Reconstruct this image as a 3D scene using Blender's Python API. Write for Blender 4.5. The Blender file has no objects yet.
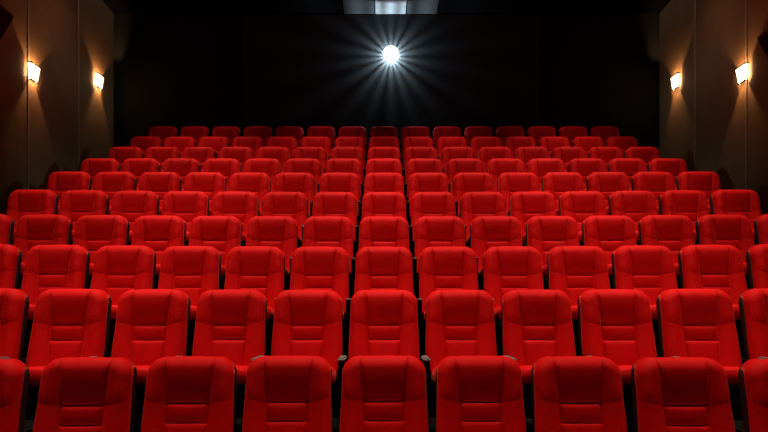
import bpy, bmesh, math, random
from math import sin, cos, tan, pi, sqrt, exp, hypot, radians

C = bpy.context.scene.collection
random.seed(4)

# ------------------------------------------------------------------ layout
F = 600.0                      # focal length in pixels of a 768 px frame
PITCH = 0.57                   # seat spacing
HORIZON = 320.0                # picture row of the eye level
EYE = 1.2155
BACK = 11.76                    # back wall
WL, WR = -5.30, 5.40           # side walls
CEIL = 7.23
NROWS = 10

# ------------------------------------------------------------------ helpers
def link(name, me, mat=None, parent=None, smooth=False, kind=None):
    o = bpy.data.objects.new(name, me)
    C.objects.link(o)
    if mat is not None:
        if isinstance(mat, (list, tuple)):
            for m in mat: me.materials.append(m)
        else:
            me.materials.append(mat)
    if smooth:
        for p in me.polygons: p.use_smooth = True
    if parent is not None: o.parent = parent
    if kind: o['kind'] = kind
    return o

def obj(name, bm, mat=None, parent=None, smooth=False, kind=None):
    bmesh.ops.recalc_face_normals(bm, faces=bm.faces)
    me = bpy.data.meshes.new(name)
    bm.to_mesh(me); bm.free()
    return link(name, me, mat, parent, smooth, kind)

def thing(name, label, cat, loc=(0, 0, 0), rz=0.0, group=None):
    o = bpy.data.objects.new(name, None)
    o.empty_display_size = 0.1
    C.objects.link(o)
    o.location = loc; o.rotation_euler = (0, 0, rz)
    o['label'] = label; o['category'] = cat
    if group: o['group'] = group
    return o

def add_box(bm, x0, x1, y0, y1, z0, z1, bevel=0.0, seg=2):
    vs = [bm.verts.new(p) for p in ((x0,y0,z0),(x1,y0,z0),(x1,y1,z0),(x0,y1,z0),
                                    (x0,y0,z1),(x1,y0,z1),(x1,y1,z1),(x0,y1,z1))]
    fs = [bm.faces.new([vs[i] for i in q]) for q in
          ((3,2,1,0),(4,5,6,7),(0,1,5,4),(1,2,6,5),(2,3,7,6),(3,0,4,7))]
    if bevel:
        es = list({e for f in fs for e in f.edges})
        bmesh.ops.bevel(bm, geom=es, offset=bevel, segments=seg, profile=0.5, affect='EDGES')

def add_prism(bm, pts_a, pts_b):
    """two equal loops of points joined into a closed solid"""
    a = [bm.verts.new(p) for p in pts_a]; b = [bm.verts.new(p) for p in pts_b]
    n = len(a)
    bm.faces.new(a[::-1]); bm.faces.new(b)
    for i in range(n):
        j = (i + 1) % n
        bm.faces.new((a[i], a[j], b[j], b[i]))

def sstep(x):
    x = max(0.0, min(1.0, x)); return x*x*(3-2*x)

# ------------------------------------------------------------------ materials
def mat(name, col, rough=0.6, metal=0.0, sheen=0.0, sheen_col=None, bump=None, var=0.0, var_scale=6.0, spec=0.5):
    m = bpy.data.materials.new(name); m.use_nodes = True
    nt = m.node_tree; b = nt.nodes['Principled BSDF']
    b.inputs['Base Color'].default_value = (*col, 1)
    b.inputs['Roughness'].default_value = rough
    b.inputs['Metallic'].default_value = metal
    b.inputs['Specular IOR Level'].default_value = spec
    if sheen:
        b.inputs['Sheen Weight'].default_value = sheen
        b.inputs['Sheen Roughness'].default_value = 0.28
        b.inputs['Sheen Tint'].default_value = (*(sheen_col or col), 1)
    tc = nt.nodes.new('ShaderNodeTexCoord')
    if var:
        n = nt.nodes.new('ShaderNodeTexNoise'); n.inputs['Scale'].default_value = var_scale
        n.inputs['Detail'].default_value = 4
        nt.links.new(tc.outputs['Object'], n.inputs['Vector'])
        r = nt.nodes.new('ShaderNodeMapRange')
        r.inputs['From Min'].default_value = 0.3; r.inputs['From Max'].default_value = 0.7
        r.inputs['To Min'].default_value = 1 - var; r.inputs['To Max'].default_value = 1 + var
        nt.links.new(n.outputs['Fac'], r.inputs['Value'])
        mx = nt.nodes.new('ShaderNodeMix'); mx.data_type = 'RGBA'; mx.blend_type = 'MULTIPLY'
        mx.inputs['Factor'].default_value = 1
        mx.inputs['A'].default_value = (*col, 1)
        nt.links.new(r.outputs['Result'], mx.inputs['B'])
        nt.links.new(mx.outputs['Result'], b.inputs['Base Color'])
    if bump:
        n2 = nt.nodes.new('ShaderNodeTexNoise'); n2.inputs['Scale'].default_value = bump[0]
        n2.inputs['Detail'].default_value = 3
        nt.links.new(tc.outputs['Object'], n2.inputs['Vector'])
        bp = nt.nodes.new('ShaderNodeBump'); bp.inputs['Strength'].default_value = bump[1]
        bp.inputs['Distance'].default_value = 0.002
        nt.links.new(n2.outputs['Fac'], bp.inputs['Height'])
        nt.links.new(bp.outputs['Normal'], b.inputs['Normal'])
    return m

def emit(name, col, strength):
    m = bpy.data.materials.new(name); m.use_nodes = True
    nt = m.node_tree; nt.nodes.clear()
    e = nt.nodes.new('ShaderNodeEmission'); o = nt.nodes.new('ShaderNodeOutputMaterial')
    e.inputs['Color'].default_value = (*col, 1); e.inputs['Strength'].default_value = strength
    nt.links.new(e.outputs[0], o.inputs['Surface'])
    return m

M_red = mat('red_velour', (0.60, 0.0022, 0.0015), 0.7, sheen=0.30, sheen_col=(1.0, 0.11, 0.06), bump=(260, 0.25), var=0.06, var_scale=9, spec=0.06)
M_black = mat('black_plastic', (0.012, 0.012, 0.013), 0.55, bump=(180, 0.15))
M_shell = mat('back_shell_plastic', (0.026, 0.006, 0.006), 0.6, bump=(180, 0.15), spec=0.25)
M_arm = mat('grey_arm_plastic', (0.12, 0.105, 0.093), 0.5, bump=(120, 0.15), var=0.1)
M_carpet = mat('dark_carpet', (0.010, 0.006, 0.005), 0.95, bump=(200, 0.6), var=0.25, var_scale=30, spec=0.1)
M_wall = mat('brown_fabric_wall', (0.20, 0.100, 0.042), 0.8, bump=(150, 0.4), var=0.10, var_scale=2.5, spec=0.2)
M_back = mat('black_fabric_wall', (0.014, 0.0142, 0.0145), 0.95, bump=(150, 0.4), var=0.08, var_scale=3, spec=0.1)
M_trim = mat('bronze_trim', (0.36, 0.235, 0.13), 0.5, var=0.08)
M_frame = mat('dark_bronze', (0.02, 0.014, 0.010), 0.4, metal=0.6, var=0.1)
M_spk = mat('speaker_cabinet', (0.010, 0.009, 0.009), 0.5, bump=(140, 0.2))
M_grille = mat('speaker_cloth', (0.006, 0.006, 0.006), 0.9, bump=(300, 0.5))
M_plate = mat('grey_starburst_panel', (0.036, 0.038, 0.040), 0.95, bump=(80, 0.2), spec=0.1)  # for the added panel that catches the projector glow
M_glow = emit('lit_lamp_glass', (1.0, 0.70, 0.38), 11.0)
M_lens = emit('lit_projector_lens', (0.86, 0.95, 1.0), 9.0)

M_ceil = mat('black_ceiling', (0.004, 0.004, 0.0043), 0.95, bump=(90, 0.4), spec=0.02)
M_tile_dim = mat('dim_ceiling_panel', (0.035, 0.036, 0.038), 0.85, bump=(90, 0.4), var=0.1, spec=0.1)  # side panels, darkened in colour for the weaker projector light
M_tile_lit = mat('lit_ceiling_panel', (0.20, 0.203, 0.206), 0.85, bump=(90, 0.4), var=0.1, spec=0.1)  # middle panel, paler in colour where the projector light is strongest

# ------------------------------------------------------------------ the setting
ROWY = [F * PITCH / p for p in (94.7, 75.6, 63.9, 55.8, 49.3, 44.6, 40.5, 36.9, 34.0, 31.5)]
TOPS = [355.3, 289.7, 246.7, 216.5, 192.2, 173.0, 158.9, 147.2, 137.0, 126.8]
def row_y(k): return ROWY[k]
def tier_z(k): return EYE + (HORIZON - TOPS[k]) * (ROWY[k] + 0.04) / F - 1.0

FRONT = -2.5
def curve(k, x):            # the rows bend gently towards the screen at their ends
    return ROWY[k] - x * x * U[k] / (2 * ROWY[k])
U = [0.42, 0.25, 0.17, 0.11, 0.11, 0.06, 0.01, 0.0, 0.0, 0.0]
bm = bmesh.new(); prev = None
NX = 28
for i in range(NX + 1):
    x = WL - 0.2 + (WR - WL + 0.4) * i / NX
    prof = [(FRONT, -0.3), (FRONT, tier_z(0))]
    for k in range(1, NROWS):
        e = curve(k, x) - 0.63
        prof += [(e, tier_z(k - 1)), (e, tier_z(k))]
    prof += [(BACK + 0.2, tier_z(NROWS - 1)), (BACK + 0.2, -0.3)]
    cur = [bm.verts.new((x, y, z)) for y, z in prof]
    if prev:
        for a in range(len(cur)):
            b = (a + 1) % len(cur)
            bm.faces.new((prev[a], prev[b], cur[b], cur[a]))
    if i in (0, NX): bm.faces.new(cur)
    prev = cur
obj('floor', bm, M_carpet, kind='structure')

bm = bmesh.new(); add_box(bm, WL - 0.2, WL, FRONT, BACK + 0.2, 0.0, CEIL)
obj('wall_left', bm, M_wall, kind='structure')
bm = bmesh.new(); add_box(bm, WR, WR + 0.2, FRONT, BACK + 0.2, 0.0, CEIL)
obj('wall_right', bm, M_wall, kind='structure')
bm = bmesh.new(); add_box(bm, WL - 0.2, WR + 0.2, BACK, BACK + 0.2, 0.0, CEIL + 0.2)
obj('wall_back', bm, M_back, kind='structure')
bm = bmesh.new(); add_box(bm, WL - 0.2, WR + 0.2, FRONT, BACK + 0.2, CEIL, CEIL + 0.2)
obj('ceiling', bm, M_ceil, kind='structure')

# three grey panels fixed under the black ceiling above the projector, its light falloff painted in
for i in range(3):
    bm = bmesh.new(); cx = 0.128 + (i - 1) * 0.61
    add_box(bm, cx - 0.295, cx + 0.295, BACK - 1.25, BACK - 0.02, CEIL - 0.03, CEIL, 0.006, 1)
    obj('trim_%d' % (i + 5), bm, M_tile_lit if i == 1 else M_tile_dim, kind='structure')

# upright trim strips on the side walls
for i, (wx, s, y, z0, z1) in enumerate(((WL, 1, 8.94, 2.2, CEIL), (WL, 1, 10.41, 4.0, CEIL),
                                        (WR, -1, 8.94, 2.2, CEIL), (WR, -1, 10.41, 4.0, CEIL))):
    kk = min(NROWS - 1, max(0, sum(1 for q in ROWY if q - 0.63 < y) - 1))
    bm = bmesh.new()
    add_box(bm, min(wx, wx + s*0.007), max(wx, wx + s*0.007), y - 0.016, y + 0.016, tier_z(kk), CEIL, 0.003, 1)
    obj('trim_%d' % (i + 1), bm, M_trim, kind='structure')

# ------------------------------------------------------------------ cinema seat
ZB, ZT, CR, RR = 0.40, 1.0, 0.096, 0.062
def half_w(z):
    return 0.261 - 0.010 * sstep((z - 0.56) / 0.38) - 0.012 * sstep((0.50 - z) / 0.2)
def seam_w(z):
    return 0.121 + 0.024 * max(0.0, (z - 0.73) / 0.27) - 0.008 * max(0.0, (0.62 - z) / 0.2)
def top_line(u): return ZT - 0.010 * (abs(u) / 0.26) ** 2
def z_top(u, W):
    a = abs(u) - (W - CR)
    t = top_line(u)
    if a <= 0: return t
    return t - CR + sqrt(max(0.0, CR*CR - min(a, CR)**2))
def edge_d(u, z, W):
    qx = abs(u) - (W - CR); t = top_line(u); qz = z - (t - CR)
    if qx > 0 and qz > 0: return max(0.0, CR - hypot(qx, qz))
    return max(0.0, min(W - abs(u), t - z))
RECL = 0.26
def base_y(z): return -(ZT - z) * RECL
def crease_z(u): return 0.732 + 0.030 * max(0.0, (abs(u) - 0.125) / 0.13)
def roll(d):
    return 0.0 if d >= RR else RR - sqrt(max(0.0, RR*RR - (RR - d)**2))
def core_y(u, z):
    """front of the upholstery without roll and seams"""
    head = -0.038 * sstep((z - 0.705) / 0.24)
    w = sstep((abs(u) - 0.10) / 0.115)
    side = -0.036 - 0.009 * sstep((z - 0.70) / 0.15)
    return base_y(z) + head * (1 - w) + side * w
def fade(z): return 1.0 - 0.85 * sstep((z - 0.90) / 0.09)

def grid(bm, pts):
    vs = [[bm.verts.new(p) for p in r] for r in pts]
    for i in range(len(vs) - 1):
        for j in range(len(vs[0]) - 1):
            bm.faces.new((vs[i][j], vs[i][j+1], vs[i+1][j+1], vs[i+1][j]))
    return vs

def skirt(bm, loop, dy):
    prev = None
    out = []
    for v in loop:
        n = bm.verts.new((v.co.x, dy(v.co), v.co.z)); out.append(n)
    for i in range(len(loop) - 1):
        bm.faces.new((loop[i], loop[i+1], out[i+1], out[i]))
    return out

NV, NU = 64, 20
ts = [1 - (1 - i / NV) ** 1.0 for i in range(NV + 1)]
ts = [i / 56 * 0.86 for i in range(56)] + [0.86 + 0.14 * sin(pi/2 * i / 16) for i in range(17)]
REAR = 0.088                                  # depth of the upholstery behind its front plane

def make_backrest(parent):
    bm = bmesh.new()
    rails = {}
    for s in (-1, 1):
        rows = []
        for t in ts:
            zn = ZB + (ZT - ZB) * t
            W, S = half_w(zn), seam_w(zn)
            r = []
            for j in range(NU + 1):
                a = j / NU
                a = 0.5 * a + 0.5 * sin(pi/2 * a)
                u = S + (W - S) * a
                z = ZB + (z_top(u, W) - ZB) * t
                d = edge_d(u, z, W)
                y = core_y(u, z) + roll(d)
                y += 0.013 * exp(-((u - S) / 0.010) ** 2) * fade(z)                      # seam beside the pads
                dc = z - crease_z(u)
                y += 0.0028 * exp(-(dc / 0.008) ** 2) * min(1, d / 0.012)                # wing crease
                y -= 0.002 * exp(-((dc - 0.05) / 0.035) ** 2) * min(1, d / 0.03)
                r.append((s * u, y, z))
            rows.append(r)
        vs = grid(bm, rows)
        rails[s] = vs
    # sunk channel under the pads
    rows = []
    NC = 12
    for t in ts:
        zn = ZB + (ZT - ZB) * t
        S = seam_w(zn)
        r = []
        for j in range(NC + 1):
            u = -S + 2 * S * j / NC
            z = ZB + (top_line(u) - ZB) * t
            d = edge_d(u, z, half_w(zn))
            edge = j in (0, NC)
            y = core_y(u, z) + roll(d) + (0.013 * fade(z) if edge else 0.030 * min(1, d / 0.03))
            r.append((u, y, z - (0 if edge else 0.004 * sstep((z - 0.9) / 0.1))))
        rows.append(r)
    ch = grid(bm, rows)
    bmesh.ops.remove_doubles(bm, verts=bm.verts, dist=0.0004)
    bm.edges.ensure_lookup_table()
    # close the body towards the rear
    border = [e for e in bm.edges if e.is_boundary]
    ext = bmesh.ops.extrude_edge_only(bm, edges=border)
    nv = [g for g in ext['geom'] if isinstance(g, bmesh.types.BMVert)]
    for v in nv: v.co.y = base_y(v.co.z) + REAR
    be = [e for e in bm.edges if e.is_boundary]
    bmesh.ops.holes_fill(bm, edges=be, sides=0)
    return obj('backrest', bm, M_red, parent, smooth=True)

def make_pad(name, z0, z1, top, bulge, parent, lean=0.0):
    bm = bmesh.new()
    rows = []
    n = 26; m = 22
    for i in range(n + 1):
        t = i / n
        t = t if not top else (0.0 + sin(pi/2 * t) * 0.55 + 0.45 * t)
        r = []
        for j in range(m + 1):
            a = -cos(pi * j / m) * 0.5 + (-1 + 2 * j / m) * 0.5
            zn = z0 + (z1 - z0) * t
            S = seam_w(zn) - 0.0015
            u = a * S
            zz1 = (top_line(u) if top else z1)
            z = z0 + (zz1 - z0) * t
            d = edge_d(u, z, half_w(zn)) if top else 1.0
            y = core_y(u, z) + roll(d)
            y += 0.013 * exp(-((S - abs(u)) / 0.010) ** 2) * fade(z)
            y += (0.012 if top else 0.006) * exp(-((z - z0) / 0.010) ** 2)
            if not top: y += 0.006 * exp(-((z1 - z) / 0.010) ** 2)
            q = sin(pi * (z - z0) / (z1 - z0)) if not top else sin(pi * min(1, (z - z0) / (z1 - z0)))
            y -= bulge * max(0, q) ** 0.7 * (1 - a ** 4)
            y -= lean * (t - 0.5)
            r.append((u, y, z))
        rows.append(r)
    grid(bm, rows)
    border = [e for e in bm.edges if e.is_boundary]
    ext = bmesh.ops.extrude_edge_only(bm, edges=border)
    for v in ext['geom']:
        if isinstance(v, bmesh.types.BMVert):
            v.co.y = v.co.y + 0.012
    return obj(name, bm, M_red, parent, smooth=True)

def make_shell(parent):
    """black rear shell that wraps the edge of the upholstery"""
    bm = bmesh.new()
    loop = []
    n = 14
    for t in [i / 22 for i in range(22)]:
        z = ZB - 0.05 + (ZT - CR - ZB + 0.05) * t
        loop.append((half_w(z), z))
    W = half_w(0.92)
    for i in range(n + 1):
        th = pi / 2 * i / n
        loop.append((W - CR + CR * cos(th), ZT - 0.014 - CR + CR * sin(th)))
    full = loop + [(-x, z) for x, z in reversed(loop)]
    def ring(k, dy, dz=0.0):
        return [bm.verts.new((x * k, base_y(z) + dy, (z - 0.7) * (k if z > 0.7 else 1) + 0.7 + dz)) for x, z in full]
    rings = [ring(0.985, REAR - 0.042), ring(1.006, REAR - 0.036), ring(1.008, REAR), ring(1.0, REAR + 0.018), ring(0.95, REAR + 0.034), ring(0.80, REAR + 0.044)]
    N = len(full)
    for a, b in zip(rings, rings[1:]):
        for i in range(N):
            j = (i + 1) % N
            bm.faces.new((a[i], a[j], b[j], b[i]))
    bm.faces.new(rings[-1])
    bm.faces.new(rings[0][::-1])
    return obj('back_shell', bm, M_shell, parent, smooth=True)

def superbox(bm, cx, hw, y0, y1, z0, z1, r, seg, tilt=0.0):
    add_box(bm, cx - hw, cx + hw, y0, y1, z0, z1, r, seg)

def make_cushion(parent):
    bm = bmesh.new()
    nx, ny = 20, 24
    hw, y0, y1, z0, z1 = 0.230, -0.565, -0.160, 0.338, 0.436
    add_box(bm, -hw, hw, y0, y1, z0, z1)
    bmesh.ops.subdivide_edges(bm, edges=bm.edges[:], cuts=10, use_grid_fill=True)
    R = 0.055
    for v in bm.verts:
        x, y, z = v.co
        cx = max(-hw + R, min(hw - R, x)); cy = max(y0 + R, min(y1 - R, y)); cz = max(z0 + 0.02, min(z1 - R, z))
        dx, dy, dz = x - cx, y - cy, z - cz
        L = sqrt(dx*dx + dy*dy + dz*dz)
        if L > 1e-6:
            rr = R if dz >= 0 else 0.02
            m_ = max(abs(dx), abs(dy), abs(dz))
            k = m_ / L
            v.co = (cx + dx*k, cy + dy*k, cz + dz*k)
        # crowned top, nose slightly raised
        tt = (z - z0) / (z1 - z0)
        v.co.z += tt * (0.012 * (1 - (x / hw) ** 2) + 0.02 * (y1 - y) / (y1 - y0)) 
    return obj('seat_cushion', bm, M_red, parent, smooth=True)

def make_pan(parent):
    bm = bmesh.new()
    add_box(bm, -0.220, 0.220, -0.548, -0.17, 0.292, 0.3355, 0.012, 2)
    return obj('cushion_pan', bm, M_black, parent)

def make_pedestal(parent):
    bm = bmesh.new()
    add_box(bm, -0.10, 0.10, -0.42, -0.10, 0.0, 0.018, 0.004, 1)
    add_prism(bm, [(-0.055, -0.34, 0.018), (0.055, -0.34, 0.018), (0.055, -0.19, 0.018), (-0.055, -0.19, 0.018)],
                  [(-0.075, -0.40, 0.2915), (0.075, -0.40, 0.2915), (0.075, -0.15, 0.2915), (-0.075, -0.15, 0.2915)])
    return obj('pedestal', bm, M_black, parent)

def make_armrest(parent, s):
    cx = 0.0
    bm = bmesh.new()
    hw = 0.020
    prof = [(-0.565, 0.494), (-0.54, 0.36), (-0.44, 0.0), (-0.20, 0.0), (-0.27, 0.36), (-0.28, 0.4925)]
    add_prism(bm, [(cx - hw, y, z) for y, z in prof], [(cx + hw, y, z) for y, z in prof])
    bmesh.ops.bevel(bm, geom=bm.edges[:], offset=0.006, segments=2, affect='EDGES')
    a = obj('armrest', bm, M_black, parent)
    bm = bmesh.new()
    add_prism(bm, [(cx - 0.025, -0.585, 0.497), (cx + 0.025, -0.585, 0.497), (cx + 0.025, -0.270, 0.496), (cx - 0.025, -0.270, 0.496)],
                  [(cx - 0.025, -0.585, 0.516), (cx + 0.025, -0.585, 0.516), (cx + 0.025, -0.270, 0.520), (cx - 0.025, -0.270, 0.520)])
    bmesh.ops.bevel(bm, geom=bm.edges[:], offset=0.009, segments=3, affect='EDGES')
    p = obj('arm_pad', bm, M_arm, a, smooth=False)
    p['label'] = 'grey arm pad'
    a.location = (s * PITCH / 2, 0, 0)
    return a

GROUP = 'red cinema seats in ten tiered rows'
ROWN = ['front', 'second', 'third', 'fourth', 'fifth', 'sixth', 'seventh', 'eighth', 'ninth', 'rearmost']
NUM = ['', 'one', 'two', 'three', 'four', 'five', 'six', 'seven']

def label_for(k, n, last):
    row = ('%s row' % ROWN[k])
    tone = 'dim red cinema seat' if k == 9 else 'red cinema seat'
    if n == 0: return '%s in the middle column of the %s' % (tone, row)
    side = 'left' if n < 0 else 'right'
    a = abs(n)
    return '%s in the %s, %s seat%s %s of the middle column' % (tone, row, NUM[a], '' if a == 1 else 's', side)

def make_seat():
    r = thing('cinema_seat', 'red cinema seat', 'seat', group=GROUP)
    b = make_backrest(r)
    make_pad('headrest_pad', 0.7295, ZT, True, 0.004, b)
    make_pad('lumbar_pad', 0.6225, 0.7265, False, 0.007, b, 0.014)
    make_pad('back_pad', 0.41, 0.6195, False, 0.006, b, 0.010)
    make_shell(r); make_cushion(r); make_pan(r); make_pedestal(r)
    make_armrest(r, -1)
    return r

SPAN = [4, 5, 6, 7, 7, 7, 7, 7, 7, 7]

proto = make_seat()
side_arm = [c for c in proto.children if c.name.startswith('armrest')][0]
end_arm = make_armrest(proto, 1); end_kids = list(end_arm.children)
def copy_child(o, parent):
    c = o.copy(); C.objects.link(c); c.parent = parent
    for ch in list(o.children): copy_child(ch, c)
    return c

def copy_seat(loc, rz, label, with_end, arms):
    r = proto.copy(); C.objects.link(r)
    r.location = loc; r.rotation_euler = (0, 0, rz); r['label'] = label
    for ch in list(proto.children):
        if ch == end_arm and not with_end: continue
        c = copy_child(ch, r)
        if ch in (side_arm, end_arm):
            (ax, ay, aa) = arms[0 if ch == side_arm else 1]
            dx, dy = ax - loc[0], ay - loc[1]
            c.location = (cos(-rz) * dx - sin(-rz) * dy, sin(-rz) * dx + cos(-rz) * dy, 0)
            c.rotation_euler = (0, 0, aa - rz)
    return r

def slot(k, n):
    D, s = row_y(k), n * PITCH
    if U[k] == 0: return s, D, 0.0
    R = D / U[k]; th = s / R
    return R * sin(th), D - R * (1 - cos(th)), -0.1 * th

for k in range(NROWS):
    for n in range(-SPAN[k], SPAN[k] + 1):
        x, y, rz = slot(k, n)
        lab = label_for(k, n, n == SPAN[k])
        if k == NROWS - 1 and n == SPAN[k]:          # the first seat made takes the last place
            proto.location = (x, y, tier_z(k)); proto['label'] = lab
        else:
            copy_seat((x, y, tier_z(k)), rz, lab, n == SPAN[k], (slot(k, n - 0.5), slot(k, n + 0.5)))

# ------------------------------------------------------------------ wall lamps
def make_lamp(wx, s, y, z, label):
    """tapered lantern, open above and below, on a side wall; s = +1 faces +x"""
    r = thing('wall_lamp', label, 'wall lamp', (wx, y, z), 0, 'lit lamps on the side walls')
    H = 0.120
    def dep(t): return 0.040 + 0.018 * t
    def wid(t): return 0.078 + 0.043 * t
    bm = bmesh.new()
    add_box(bm, min(0, s*0.012), max(0, s*0.006), -0.068, 0.068, -H + 0.006, H - 0.006, 0.003, 1)
    obj('backplate', bm, M_frame, r)
    # glass: three faces of an open lantern
    bm = bmesh.new()
    rows = []
    for t in (0.0, 0.5, 1.0):
        d, w = s * dep(t), wid(t); z_ = -H + 2 * H * t
        rows.append([(s*0.013, -w, z_), (d, -w, z_), (d, w, z_), (s*0.013, w, z_)])
    grid(bm, rows)
    g = obj('lamp_shade', bm, M_glow, r)
    sol = g.modifiers.new('thickness', 'SOLIDIFY'); sol.thickness = 0.004
    g['label'] = 'glowing warm glass'
    # frame: rims above and below, four corner bars
    bm = bmesh.new()
    def bar(a, b, q=0.005):
        a = tuple(a); b = tuple(b)
        add_prism(bm, [(a[0]-q, a[1]-q, a[2]-q), (a[0]+q, a[1]-q, a[2]-q), (a[0]+q, a[1]+q, a[2]-q), (a[0]-q, a[1]+q, a[2]-q)],
                      [(b[0]-q, b[1]-q, b[2]+q), (b[0]+q, b[1]-q, b[2]+q), (b[0]+q, b[1]+q, b[2]+q), (b[0]-q, b[1]+q, b[2]+q)])
    for yy in (-1, 1):
        bar((s*(dep(0)+0.004), yy*wid(0), -H), (s*(dep(1)+0.004), yy*wid(1), H))
    for t, z_ in ((0.0, -H), (1.0, H)):
        d, w, q = dep(t) + 0.010, wid(t) + 0.008, 0.009
        x0, x1 = sorted((s*(d - 0.012), s*d)); add_box(bm, x0, x1, -w, w, z_ - q, z_ + q)
        x0, x1 = sorted((s*0.010, s*d))
        for yy in (-1, 1):
            ya, yb = sorted((yy*(w - 0.010), yy*w)); add_box(bm, x0, x1, ya, yb, z_ - q, z_ + q)
    obj('lamp_frame', bm, M_frame, r)
    for dz, e in ((0.004, 44.0), (-0.010, 18.0)):
        l = bpy.data.lights.new('lamp_bulb', 'POINT'); l.energy = e; l.color = (1.0, 0.58, 0.26)
        l.shadow_soft_size = 0.012
        o = bpy.data.objects.new('lamp_bulb', l); C.objects.link(o)
        o.location = (s*0.030, 0, dz); o.parent = r
    return r

def px(X, Y, y):        # height of a point at distance Y seen on picture row y
    return EYE + (HORIZON - y) * Y / F
make_lamp(WL, 1, (-WL - 0.025) * F / 350.5, px(0, 9.04, 73.5), 'lit tapered lamp on left wall nearer the black speaker')
make_lamp(WL, 1, (-WL - 0.025) * F / 285.0, px(0, 11.13, 82.3), 'smaller lit tapered lamp on left wall nearer the back corner')
make_lamp(WR, -1, (WR - 0.025) * F / 358.5, px(0, 9.04, 75.7), 'lit tapered lamp on right wall nearer the black speaker')
make_lamp(WR, -1, (WR - 0.025) * F / 291.6, px(0, 11.11, 83.3), 'smaller lit tapered lamp on right wall nearer the back corner')

# ------------------------------------------------------------------ wall speakers
def make_speaker(wx, s, y, z, label):
    r = thing('wall_speaker', label, 'speaker', (wx, y, z), 0, 'black speakers on the side walls')
    # wedge cabinet: deep at the top, its grille leaning down to the seats
    L = 0.21
    prof = [(0.09, 0.27), (0.47, 0.20), (0.17, -0.32), (0.09, -0.32)]
    bm = bmesh.new()
    add_prism(bm, [(s*a, -L, b) for a, b in prof], [(s*a, L, b) for a, b in prof])
    bmesh.ops.bevel(bm, geom=bm.edges[:], offset=0.010, segments=2, affect='EDGES')
    obj('cabinet', bm, M_spk, r)
    bm = bmesh.new()
    gp = [(0.450, 0.150), (0.462, 0.147), (0.206, -0.285), (0.194, -0.282)]
    add_prism(bm, [(s*a, -L + 0.03, b) for a, b in gp], [(s*a, L - 0.03, b) for a, b in gp])
    obj('grille', bm, M_grille, r)
    bm = bmesh.new()
    x0, x1 = sorted((0, s*0.015)); add_box(bm, x0, x1, -0.09, 0.09, -0.10, 0.10, 0.003, 1)
    x0, x1 = sorted((s*0.013, s*0.11)); add_box(bm, x0, x1, -0.03, 0.03, -0.03, 0.03)
    obj('bracket', bm, M_frame, r)
    return r
make_speaker(WL, 1, 7.64, px(0, 7.5, 18), 'black wedge speaker high on the left wall at the picture edge')
make_speaker(WR, -1, 7.74, px(0, 7.58, 40), 'black wedge speaker high on the right wall at the picture edge')

# ------------------------------------------------------------------ projector
PX, PZ = 7.0 * (BACK - 0.3) / F, px(0, BACK - 0.15, 53.2)
r = thing('projector', 'shining projector lens high on the black back wall', 'projector', (PX, BACK, PZ))
def ring_pts(rad, y, n=48): return [(rad*cos(2*pi*i/n), y, rad*sin(2*pi*i/n)) for i in range(n)]
bm = bmesh.new()
add_box(bm, -2.90, 2.90, -0.010, 0.0, -1.75, CEIL - 0.035 - PZ)
obj('starburst_panel', bm, M_plate, r)  # added panel, lighter than the wall so the starburst shows on it
# added slotted hood: bars between two rings shape the light into starburst rays
RAYS = 18
bm = bmesh.new()
def tube(ra, rb, y0, y1, n=60):
    loops = [[bm.verts.new(p) for p in ring_pts(q, y, n)] for q, y in ((ra, y0), (rb, y0), (rb, y1), (ra, y1))]
    for a, b in zip(loops, loops[1:] + loops[:1]):
        for i in range(n):
            j = (i + 1) % n
            bm.faces.new((a[i], a[j], b[j], b[i]))
tube(0.072, 0.086, -0.020, -0.0105)
tube(0.072, 0.086, -0.132, -0.123)
for i in range(RAYS):
    a0 = 2 * pi * i / RAYS + random.uniform(-0.03, 0.03)
    hwid = (0.36 + random.uniform(-0.08, 0.08)) * pi / RAYS
    A, B = a0 - hwid, a0 + hwid
    q = [(0.074, A), (0.084, A), (0.084, B), (0.074, B)]
    add_prism(bm, [(rr_*cos(t), -0.125, rr_*sin(t)) for rr_, t in q], [(rr_*cos(t), -0.015, rr_*sin(t)) for rr_, t in q])
obj('starburst_hood', bm, M_frame, r)
bm = bmesh.new()
add_prism(bm, ring_pts(0.145, -0.148), ring_pts(0.145, -0.1325))
o = obj('lens', bm, M_lens, r); o['label'] = 'white glowing lens'
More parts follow.
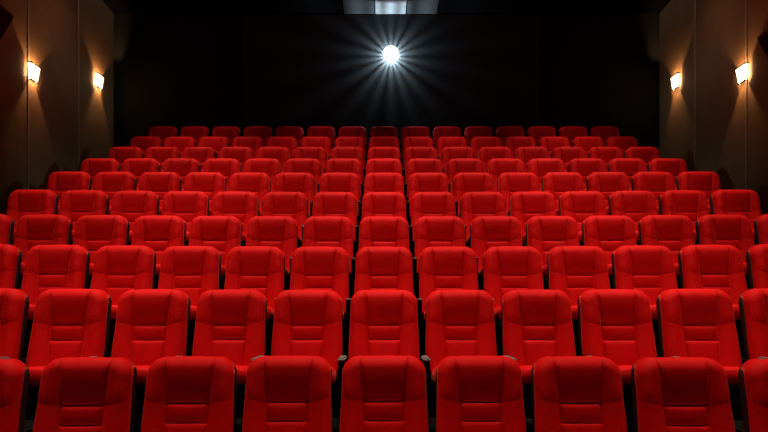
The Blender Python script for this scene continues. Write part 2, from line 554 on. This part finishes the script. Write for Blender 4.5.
l = bpy.data.lights.new('projector_bulb', 'POINT'); l.energy = 118.0; l.color = (0.66, 0.87, 1.0); l.shadow_soft_size = 0.0105
o = bpy.data.objects.new('projector_bulb', l); C.objects.link(o); o.location = (0, -0.060, 0); o.parent = r

# ------------------------------------------------------------------ house lights in the ceiling, added wall fill
def spot(x, y, z, tx, ty, tz, e, size, blend, rad, col):
    l = bpy.data.lights.new('overhead_spot', 'SPOT'); l.energy = e; l.spot_size = radians(size); l.spot_blend = blend
    l.shadow_soft_size = rad; l.color = col
    o = bpy.data.objects.new('overhead_spot', l); C.objects.link(o); o.location = (x, y, z)
    from mathutils import Vector
    d = Vector((tx - x, ty - y, tz - z))
    o.rotation_euler = d.to_track_quat('-Z', 'Y').to_euler()
WARM = (1.0, 0.90, 0.80)
for y, e in ((3.5, 560), (4.9, 440), (6.2, 390), (7.5, 340), (8.8, 260), (9.8, 60)):
    tz = max(0.8, (y - 3.3) * 0.53 + 0.9)
    for x in (-3.0, -1.0, 1.0, 3.0):
        spot(x, y, CEIL - 0.1, x, y + 0.25, tz, e, 46 if y < 4 else 54, 0.8, 0.22, WARM)
# added warm fill spots, out of view, that brighten the side walls
for x in (WL + 1.0, WR - 1.0):
    for y in (7.1, 9.7):
        spot(x, y, CEIL - 0.1, x * 1.16, y, 4.6, 18, 110, 1.0, 0.10, (1.0, 0.62, 0.34))

# ------------------------------------------------------------------ world, camera, view
w = bpy.data.worlds.new('World'); bpy.context.scene.world = w; w.use_nodes = True
w.node_tree.nodes['Background'].inputs[0].default_value = (0.0, 0.0, 0.0, 1)
cam = bpy.data.cameras.new('Camera'); co = bpy.data.objects.new('Camera', cam); C.objects.link(co)
co.location = (0, 0, EYE); co.rotation_euler = (pi/2, 0, 0)
cam.sensor_width = 36; cam.lens = F / 768 * 36
cam.shift_y = (HORIZON - 216) / 768
cam.clip_end = 100
sc = bpy.context.scene; sc.camera = co
sc.view_settings.view_transform = 'Standard'; sc.view_settings.look = 'None'
sc.view_settings.exposure = 0.13; sc.view_settings.gamma = 1.0
sc.view_settings.use_curve_mapping = False
